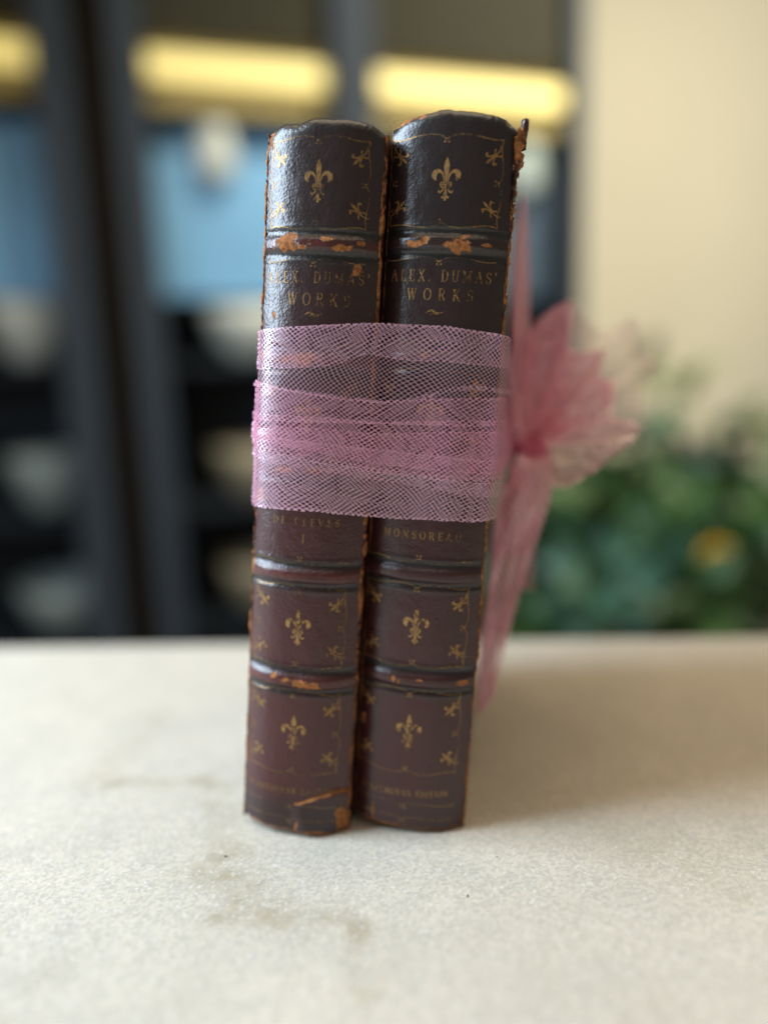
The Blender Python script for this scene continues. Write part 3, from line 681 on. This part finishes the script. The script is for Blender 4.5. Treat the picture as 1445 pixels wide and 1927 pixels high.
def make_book(k, label):
    B = BOOK[k]; w = B['w']; H0 = B['H0']
    base = tuple(wpt(k, np.array(0.), np.array(50.), np.array(0.)))
    e = empty('leather_book', base, label, 'book', 'old leather bound books standing side by side')
    # spine
    nu, nv = 150, 760
    tt = np.linspace(-1, 1, nu); ss = w * np.sign(tt) * np.abs(tt) ** .88
    hh = np.linspace(0, HT, nv)
    S_, H_ = np.meshgrid(ss, hh, indexing='ij'); S_ = S_.ravel(); H_ = H_.ravel()
    Y_ = surf(k, S_, H_)
    Y_ = Y_ - .02 * np.abs(fbm(S_ * 1.6, H_ * 1.6, 2))
    wr, dye, rub, alp = wearmap(k, S_, H_)
    Y_ = Y_ + .16 * sstep(.45, .6, wr) + .12 * fbm(S_ * 3, H_ * 3, 2) * sstep(.4, .6, wr)
    # outline of head and tail is uneven
    hd = H_ + sstep(200, HT, H_) * ((1.5 + k) * (1 - (S_ / w) ** 2) - .8 * sstep(.75, 1, np.abs(S_ / w)) * 1.6 + .45 * fbm(S_ * .35 + 20 * k, S_ * 0 + 5, 3) - (.9 * np.exp(-((S_ + 8) / 4) ** 2) if k == 0 else 0))
    hd = hd + sstep(6, 0, H_) * (.5 * fbm(S_ * .5 + 4 * k, S_ * 0 + 8, 3) + (-1.2 if k == 0 else -.1) * sstep(6, 14, S_) * 1.0)
    zmin = 0
    o = newmesh('spine', wpt(k, S_, Y_, hd), gridfaces(nu, nv), LEA[k], e, True, base)
    setcol(o.data, 'wearmap', np.stack([wr, dye, rub, alp], 1))
    sol = o.modifiers.new('thickness', 'SOLIDIFY'); sol.thickness = .0009; sol.offset = -1
    # boards
    for nm, sg in (('front_cover', 1), ('back_cover', -1)):
        s0, s1 = sorted((sg * (w - 2.6), sg * (w + .05)))
        V, F = slab(k, s0, s1, 1.6, 118, .0, HT - 1.2)
        c = newmesh(nm, wpt(k, V[:, 0], V[:, 1], V[:, 2]), F, LEA[k], e, False, base)
        n2 = np.array([fbm(v[1] * .2, v[2] * .2, 3) for v in V]); setcol(c.data, 'wearmap', np.stack([.3 + .3 * n2, 0 * n2, 0 * n2, .4 + 0 * n2], 1))
    V, F = slab(k, -w + 2.7, w - 2.7, -2.0, 114, 2.2, 205, .6)
    newmesh('page_block', wpt(k, V[:, 0], V[:, 1], V[:, 2]), F, PAGE, e, False, base)
    # joints
    if k == 0:
        frayed_strip(0, -1, e, lambda h: (.55 + .45 * math.exp(-((h - 160) / 8) ** 2) + .3 * math.exp(-((h - 195) / 10) ** 2) + .25 * math.exp(-((h - 66) / 3) ** 2), 1.3), 3.1, 1)
        frayed_strip(0, 1, e, lambda h: (.5 + .35 * math.exp(-((h - 92) / 5) ** 2) + .4 * math.exp(-((h - 60) / 8) ** 2), 1.3), 8.3, 1)
    else:
        frayed_strip(1, -1, e, lambda h: (.32, 1.0), 14.2, .0)
        frayed_strip(1, 1, e, lambda h: (.42 + .95 * float(sstep(168, 200, h)) + .35 * math.exp(-((h - 160) / 3) ** 2) + .45 * math.exp(-((h - 199) / 3) ** 2) + .3 * math.exp(-((h - 56) / 5) ** 2), 1.3 + 1.2 * float(sstep(180, 205, h))), 21.7, .9)
        # torn lump of leather standing up at the head of the right joint
        V = []; F = []; nn = 14
        for j in range(13):
            t = j / 12; r0 = 1.25 * math.sin(math.pi * min(1, .28 + t * .50)) ** .6
            for c in range(nn):
                a_ = 2 * math.pi * c / nn; q = 1 + .45 * float(fbm(c * .8, j * .5 + 60, 3))
                V.append((w + 1.0 + .5 * t + r0 * q * math.cos(a_), 1.6 + 1.6 * r0 * q * math.sin(a_), 203 + 7.8 * t))
        for j in range(12):
            for c in range(nn): F.append((j * nn + c, j * nn + (c + 1) % nn, (j + 1) * nn + (c + 1) % nn, (j + 1) * nn + c))
        F.append(list(range(12 * nn, 13 * nn))); V = np.array(V)
        o = newmesh('torn_corner', wpt(k, V[:, 0], V[:, 1], V[:, 2]), F, LEA[k], e, True, base)
        n2 = fbm(V[:, 0] * .9, V[:, 2] * .6, 3); setcol(o.data, 'wearmap', np.clip(np.stack([.40 + .5 * n2 - .12 * sstep(208, 211, V[:, 2]), 0 * n2, .6 + 0 * n2, .4 + 0 * n2], 1), 0, 1))
    # tooling
    c0 = B['off']; sp = B['span']; dh = B['dh']; fl = fleur(); mf = minifleur()
    g_, l_ = GIL[k], LINE[k]
    for ci, (lo, hi) in enumerate(((181.6, 204.8), (117.8, 141.0), (54.0, 78.2), (20.0, 45.4))):
        lo += dh * .8; hi += dh * .8; mid = (lo + hi) / 2
        a_ = Art(); L_, R_ = c0 - sp - 1.6, c0 + sp + 1.5
        brace_art(a_, (L_, hi), (R_, hi), (0, 1), 1.0); brace_art(a_, (L_, lo), (R_, lo), (0, -1), 1.0)
        brace_art(a_, (R_ - .3, lo + .2), (R_ - .3, hi - .2), (1, 0), .8); brace_art(a_, (L_ + .3, lo + .2), (L_ + .3, hi - .2), (-1, 0), .8)
        a_.build('gilt_border', k, l_, e, .06)
        fl.xform(0, 1.03 if ci == 0 else 1.0, c0 + .4, mid + (.2 if ci == 0 else -.2)).build('fleur_de_lis', k, GIL[1] if ci > 0 else g_, e, .09)
        for sx_, sy_, an in ((-1, 1, -135), (1, 1, 135), (-1, -1, -45), (1, -1, 45)):
            mf.xform(math.radians(an), 1.02, c0 + sx_ * (sp - .8), mid + sy_ * ((hi - lo) / 2 - 4.4), -1 if sx_ < 0 else 1).build('corner_fleur', k, g_, e, .09)
    for h_, o_ in ((208.0, -1), (172.2, 1), (149.6, -1), (109.0, 1), (86.2, -1), (9.2, 1), (4.6, 1)):
        a_ = Art(); brace_art(a_, (c0 - sp - 1.8, h_ + dh * .8 * (h_ < 200)), (c0 + sp + 1.8, h_ + dh * .8 * (h_ < 200)), (0, o_), 1.0 if h_ > 10 else .55, .28)
        a_.build('gilt_line', k, l_, e, .06)
    def T(txt, x0, x1, h, size, mat=None, ws=1.0, wt=1.0, slope=0):
        text_art(txt, x0, x1, h, size, ws, wt, slope).build('lettering', k, mat or l_, e, .08)
    if k == 0:
        T("ALEX. DUMAS'", -15.3, 14.8, 166.4, 3.0, None, .86, .95); T('WORKS', -8.2, 9.8, 160.2, 3.3, None, .9, .9)
        T('DE CLEVES', -9.8, 10.2, 97.2, 2.1, None, .95, 1.1); T('...', 11.2, 13.2, 96.4, 1.6); T('I', -.6, .3, 92.0, 2.5, None, 1, 1.1)
        T("D'ARTAGNAN EDITION", -14.6, 12.4, 12.6, 1.75, None, .92, 1.25, .03)
        oc_ = (-.2, 157.6)
    else:
        T("ALEX. DUMAS'", -15.4, 14.8, 165.6, 3.1, l_, .86, 1.0); T('WORKS', -10.2, 8.6, 160.4, 3.1, l_, .9, .95)
        T('MONSOREAU', -12.7, 10.4, 91.9, 2.25, l_, .98, 1.0)
        T("D'ARTAGNAN EDITION", -14.9, 12.2, 10.8, 1.85, None, .92, 1.25, .03)
        oc_ = (-1.6, 157.0)
    a_ = Art()
    a_.curve([(oc_[0] - 2.9, oc_[1] - .3), (oc_[0] - 1.2, oc_[1] + .55), (oc_[0] + .6, oc_[1] - .25), (oc_[0] + 2.8, oc_[1] + .5)], [.08, .6, .7, .08])
    a_.curve([(oc_[0] - 1.6, oc_[1] - .6), (oc_[0] - .2, oc_[1] - .1), (oc_[0] + 1.4, oc_[1] - .7)], [.06, .35, .06]); a_.build('scroll_ornament', k, l_, e, .08)
    return e
make_book(0, 'left maroon leather book titled De Cleves, its tail torn and patched orange')
make_book(1, 'right darker leather book titled Monsoreau, with rust brown frayed joint at its head')

# ------------------------------------------------------------------ tulle ribbon
RP = np.array([-71.5, 0.])
def gpt(s, y, h):
    s = np.asarray(s, float); y = np.asarray(y, float); h = np.asarray(h, float)
    return A2 + s[..., None] * MM * r_ + y[..., None] * MM * d_ + h[..., None] * MM * u_
# cross-section round both books (mm, group frame): left side forward, over both spines, back along the right side
hull = [(-70.9, 112), (-70.8, 60), (-70.8, 2), (-70.5, -3.6), (-69.3, -7.4), (-66.5, -10.2), (-62.0, -12.0), (-57.0, -12.9), (-52.0, -13.1), (-46.0, -12.6), (-38.0, -11.2), (-30., -9.6), (-22.0, -8.2), (-16.5, -7.7), (-11.0, -7.2), (-6.0, -5.8), (-2.2, -3.6), (-.2, -.9), (.9, 3), (1.3, 10), (1.4, 60), (1.3, 112), (.6, 119.4), (-36, 120.2), (-70.4, 119.6), (-70.9, 112)]
hp = np.array(catmull(hull, 10)); seg = np.r_[0, np.cumsum(np.hypot(*np.diff(hp, axis=0).T))]
knot_g = np.array([13.8, 59.2, 114.2])
rib_loc = tuple(gpt(np.array(0.), np.array(60.), np.array(100.)))
rib = empty('tulle_ribbon', rib_loc, 'pink tulle ribbon wrapped round both books and tied in a bow at the right', 'ribbon')
def cloth(name, P, UV, gat, nu, nv, mat, parent):
    F = gridfaces(nu, nv)
    o = newmesh(name, P, F, mat, parent, True, rib_loc)
    ul = o.data.uv_layers.new(name='cloth')
    idx = np.empty(len(o.data.loops), int); o.data.loops.foreach_get('vertex_index', idx)
    ul.data.foreach_set('uv', UV[idx].astype(np.float32).ravel())
    at = o.data.attributes.new('gather', 'FLOAT', 'POINT'); at.data.foreach_set('value', np.asarray(gat, np.float32))
    return o
def wrap(top, bot, off, uvo, puff=.0, wav=.25, seed=0, twist=0.0, gath=0.0, mat=None):
    L = seg[-1]; nu = 620; nv = 26
    tl = np.linspace(0, L, nu); S = np.interp(tl, seg, hp[:, 0]); Y = np.interp(tl, seg, hp[:, 1])
    dS = np.gradient(S); dY = np.gradient(Y); ln = np.hypot(dS, dY); nS, nY = dY / ln, -dS / ln
    # outward normal check: front face must point to -y
    i0 = np.argmin(np.abs(S + 50) + (Y > 0) * 99); sg = -1 if nY[i0] > 0 else 1; nS *= sg; nY *= sg
    tp = np.interp(S, [p[0] for p in top], [p[1] for p in top]); bt = np.interp(S, [p[0] for p in bot], [p[1] for p in bot])
    # towards the knot on the right side the band narrows slightly
    rs = (S > .5) & (Y > 3)
    kf = np.where(rs, np.exp(-((Y - 60) / 26) ** 2), 0)
    tp = tp + (115 - tp) * kf * .55; bt = bt + (113 - bt) * kf * .55
    V = np.linspace(0, 1, nv)
    TT, VV = np.meshgrid(tl, V, indexing='ij')
    Hh = bt[:, None] + (tp - bt)[:, None] * VV
    wd = np.abs(tp - bt)[:, None]
    edge = .22 * fbm(TT * .35 + seed, VV * 0 + 3, 3) * (np.abs(VV - .5) > .47)
    fold = wav * fbm(TT * .045 + seed * 3.1, Hh * .35 + seed, 3)
    out = off + np.abs(fold) + puff * sstep(.5, 1, np.abs(VV - .5) * 2) * np.abs(fbm(TT * .08 + seed, VV * 2, 2))
    corner = .35 * np.exp(-((S + 71.5) / 1.2) ** 2)[:, None] + np.where(S > .3, np.exp(-((Y - 6) / 8) ** 2), 0)[:, None]
    out = out + corner * (.1 + 1.0 * np.abs(fbm(Hh * .22 + seed, Hh * 0 + seed, 2))) + (kf[:, None] * 5.0)
    SS = S[:, None] + nS[:, None] * out; YY = Y[:, None] + nY[:, None] * out
    P = gpt(SS.ravel(), YY.ravel(), (Hh + edge).ravel())
    Hn = (Hh + twist * np.sin(TT * .03 + seed)) 
    UV = np.stack([(TT + uvo[0] + 1.1 * fbm(TT * .05 + seed, Hh * .09, 2) * 3).ravel(), (Hn + uvo[1] + twist * TT * .02).ravel()], 1)
    g0 = gath + .10 * (np.abs(VV - .5) > .488).ravel().astype(float).reshape(TT.shape)
    return cloth('wrap_layer', P, UV, g0.ravel(), nu, nv, mat or NET, rib)
T1 = [(-70.7, 149.8), (-60, 151.0), (-51.6, 151.7), (-35, 153.2), (-16, 153.4), (0.6, 151.8), (3, 150)]
B1 = [(-68.1, 138.7), (-58, 139.6), (-51, 140.0), (-44, 141.6), (-37.8, 144.5), (-25, 143.2), (-15.2, 143.6), (0, 142.7)]
T2 = [(-70.4, 135.4), (-57, 133.2), (-44.6, 131.9), (-33.6, 131.6), (-14.6, 133.4), (1.2, 134.2)]
MT = [(-70.2, 126), (-47.3, 126.2), (-33.2, 125.7), (-14, 127.2), (1.4, 127.8)]
MB = [(-69.9, 116.1), (-49.8, 113.8), (-32.2, 111.3), (-14.4, 110.3), (1.8, 109.8)]
CB = [(-69.5, 98.4), (-49.1, 99.0), (-28.8, 98.1), (-9, 98.3), (1.1, 98.2)]
def sh(L, dd): return [(a_, b_ + dd) for a_, b_ in L]
wrap(T1, [(-70, 124), (0, 126)], .35, (0, 0), 0, .15, 1)
wrap(sh(T1, -.15), B1, .7, (3.3, 1.7), .2, .25, 2, .6)
wrap(T2, MB, 1.0, (11.1, 4.2), .1, .25, 3, -.8, mat=NETM)
wrap(MT, sh(MB, .8), 1.35, (5.7, 9.9), .15, .3, 4, 1.0, mat=NETM)
wrap(sh(MT, -3.2), sh(MB, 2.5), 1.6, (2.1, 3.3), .1, .3, 5, -.5, mat=NETM)
wrap([(-70, 120), (0, 116)], sh(CB, .2), .45, (7.4, 2.2), .1, .2, 6)
wrap([(-70, 116.2), (-50, 113.6), (-32, 111.4), (-14, 110.2), (1.8, 109.6)], CB, .85, (1.4, 6.1), .3, .25, 7, .5)
wrap([(-70, 115.3), (-50, 113.8), (-32, 112.0), (-14, 110.6), (1.8, 109.2)], [(-70, 113.2), (-50, 111.2), (-32, 109.2), (-14, 107.0), (1.8, 105)], 1.2, (1.4, 6.1), .3, .25, 8, .5)
wrap([(-70, 134.6), (-30, 131.6), (-22, 133.5), (-14, 136.4), (-8, 137.4), (1.2, 136.6)], [(-70, 133.8), (-30, 130.9), (-22, 132.4), (-14, 135.2), (-8, 136.2), (1.2, 135.4)], 1.5, (9.4, 6.1), .3, .25, 9, .5)

def ruled(name, inner, outer, uvw, pleat, npl, dens, seed, nu=46, nv=110, zig=0.0, uvl=None, layers=1, droop=0):
    """cloth fanned between two curves (world metres); pleated in depth"""
    I = np.array(catmull(inner, 12)); O = np.array(catmull(outer, 12))
    def rs(C, n):
        q = np.r_[0, np.cumsum(np.linalg.norm(np.diff(C, axis=0), axis=1))]; t = np.linspace(0, q[-1], n); return np.stack([np.interp(t, q, C[:, i]) for i in range(3)], 1)
    I = rs(I, nv); O = rs(O, nv); T = np.linspace(0, 1, nu)
    P = I[None] * (1 - T)[:, None, None] + O[None] * T[:, None, None]
    TT, VV = np.meshgrid(T, np.linspace(0, 1, nv), indexing='ij')
    ph = np.sin(VV * math.pi * 2 * npl + seed) + .5 * np.sin(VV * math.pi * 2 * npl * 2.3 + seed * 2.1)
    amp = pleat * (TT ** .7) * (1 - .0 * TT)
    nz = fbm(TT * 3 + seed, VV * 4, 3)
    P = P + (np.array([.25, .95, .1])[None, None] * (ph * amp * .55 + nz * pleat * 2.2 + fbm(TT * 9 + seed, VV * 10, 3) * .0006)[..., None]) + np.array([.0, 0, -1])[None, None] * (droop * TT ** 2)[..., None]
    L = np.linalg.norm(O.mean(0) - I.mean(0)) * 1000
    UV = np.stack([(TT * L + seed * 3).ravel(), (VV * uvw + seed).ravel()], 1)
    g0 = dens - .005 + .22 * (1 - TT) ** 4
    return cloth(name, P.reshape(-1, 3), UV, g0.ravel(), nu, nv, NETB, rib)
K = np.array([.0552, .2744, .1125])
kn = lambda a_, r=.003: [tuple(K + np.array([-r * math.cos(a_), 0, -r * math.sin(a_)])), tuple(K), tuple(K + np.array([r * math.cos(a_), 0, r * math.sin(a_)]))]
# fanned cut ends
for sd, dy in ((1.3, 0), (2.9, .004)):
    ruled('bow_end', kn(.4), [(.0505, .2755 + dy, .1380), (.0540, .2795 + dy, .1490), (.0590, .2834 + dy, .1590), (.0716, .2838 + dy, .1660), (.0708, .2815 + dy, .1525)], 30, .0022, 3, .06, sd)
    ruled('bow_end', kn(.4), [(.0690, .2815 + dy, .1500), (.0750, .281 + dy, .1470), (.0838, .2806 + dy, .1475), (.0812, .2792 + dy, .1392), (.0873, .2785 + dy, .1352), (.0850, .2765 + dy, .1225)], 34, .0024, 3, .05, sd + 5)
ruled('bow_end', kn(-.6, .004), [(.0850, .272, .1240), (.0922, .2654, .1189), (.0795, .2635, .1078), (.0651, .262, .0995), (.0585, .2626, .1020)], 36, .0022, 3, .07, 4.4)
ruled('bow_end', kn(.3, .004), [(.0792, .3098, .1690), (.0900, .309, .1560), (.1030, .308, .1610), (.1060, .307, .1480), (.1120, .3045, .1420), (.1060, .3039, .1330), (.1048, .3009, .1182), (.0880, .299, .1110)], 60, .003, 3, .0, 6.1)
# upright loop, seen nearly edge-on
for sd, dx, dy in ((.7, 0, 0), (3.9, .0012, .006)):
    L_ = [(.0470 + dx, .2700, .1130), (.0468 + dx, .2690, .1408), (.0478 + dx, .2740, .1598), (.0492 + dx, .2780, .1787), (.0515 + dx, .2830, .1940), (.0541, .2861, .2047)]
    R_ = [(.0535 + dx, .2760 + dy, .1130), (.0560 + dx, .2830 + dy, .1405), (.0572 + dx, .2890 + dy, .1594), (.0575 + dx, .2910 + dy, .1784), (.0566, .2890 + dy, .1936), (.0546, .2861, .2047)]
    ruled('bow_loop', L_, R_, 30, .0006, 1, .07, sd, zig=0)
# long tail hanging down and forward, and a short one behind it
for sd, dy in ((1.9, 0), (5.2, .003)):
    ruled('ribbon_tail', [(.0500, .270, .1125), (.0455, .2633, .1050), (.0402, .2607 + dy, .0925), (.0376, .2566 + dy, .0702), (.0340, .2526 + dy, .048), (.0310, .2482, .0200)],
          [(.0600, .272, .1120), (.0604, .2624, .1021), (.0570, .2599 + dy, .0883), (.0512, .2572 + dy, .0736), (.0440, .2532 + dy, .0515), (.0368, .2492, .0260)], 34, .0012, 2, .07, sd)
ruled('ribbon_tail', [(.0560, .276, .110), (.0523, .2739, .0816), (.0500, .27, .0601)], [(.0600, .276, .110), (.0575, .2743, .0835), (.0556, .27, .0599)], 20, .001, 1, .0, 7.7)
# knot and the strand pulled to it
V = []; F = []; nn, mm_ = 28, 18
for i in range(mm_):
    th = math.pi * i / (mm_ - 1)
    for j in range(nn):
        ph = 2 * math.pi * j / nn; q = 1 + .28 * float(fbm(th * 1.8 + 4, math.cos(ph) * 1.6 + 3, 3)) + .10 * math.sin(ph * 7 + th * 3)
        V.append(K + np.array([.0062 * q * math.sin(th) * math.cos(ph), .006 * q * math.sin(th) * math.sin(ph), .0050 * q * math.cos(th)]) + np.array([-.0006, -.001, 0]))
for i in range(mm_ - 1):
    for j in range(nn): F.append((i * nn + j, i * nn + (j + 1) % nn, (i + 1) * nn + (j + 1) % nn, (i + 1) * nn + j))
kk = N('dense_rose_tulle'); kk.set('Base Color', kk.mix(kk.noise(kk.coord(), 900, 3), C4(.48, .07, .14), C4(.78, .20, .30))); kk.set('Roughness', .8); kk.set('Normal', kk.bump(kk.noise(kk.coord(), 1500, 3), .8, .0006))
newmesh('knot', V, F, kk.m, rib, True, rib_loc)
for (z0, z1, yy, sd) in ((.131, .122, .258, 2.2), (.101, .108, .262, 3.3)):
    ruled('ribbon_strand', [(.0395 + .006, yy - .018, z0 + .003), (.0450, yy, z0), tuple(K + np.array([-.002, -.002, .003]))], [(.0395 + .006, yy - .018, z1), (.0455, yy, z1), tuple(K + np.array([-.002, -.002, -.003]))], 16, .0008, 2, .1, sd)

# ------------------------------------------------------------------ specks on the marble
crumbm = plain('dark_crumb', (.03, .022, .018), .8)
for i, (x, y, r0, lb) in enumerate([(-.0507, .2018, .0003, 'tiny dark crumb on the marble left of and below the left book'), (.0196, .1813, .00028, 'tiny dark crumb on the marble below the right book'),
                                    (.0302, .1977, .0002, 'tiny dark speck on the marble right of the right book')]):
    bmx = bmesh.new(); bmesh.ops.create_icosphere(bmx, subdivisions=2, radius=r0); rr = random.Random(i)
    for v in bmx.verts: v.co *= rr.uniform(.6, 1.3); v.co.x *= 1.5; v.co.z = v.co.z * .6 + r0 * .5
    me = bpy.data.meshes.new('crumb'); bmx.to_mesh(me); bmx.free(); me.materials.append(crumbm)
    o = bpy.data.objects.new('crumb', me); COL.objects.link(o); o.location = (x, y, 0.0); o.rotation_euler = (0, 0, i * 1.1)
    tag(o, lb, 'crumb', 'dark crumbs on the marble')
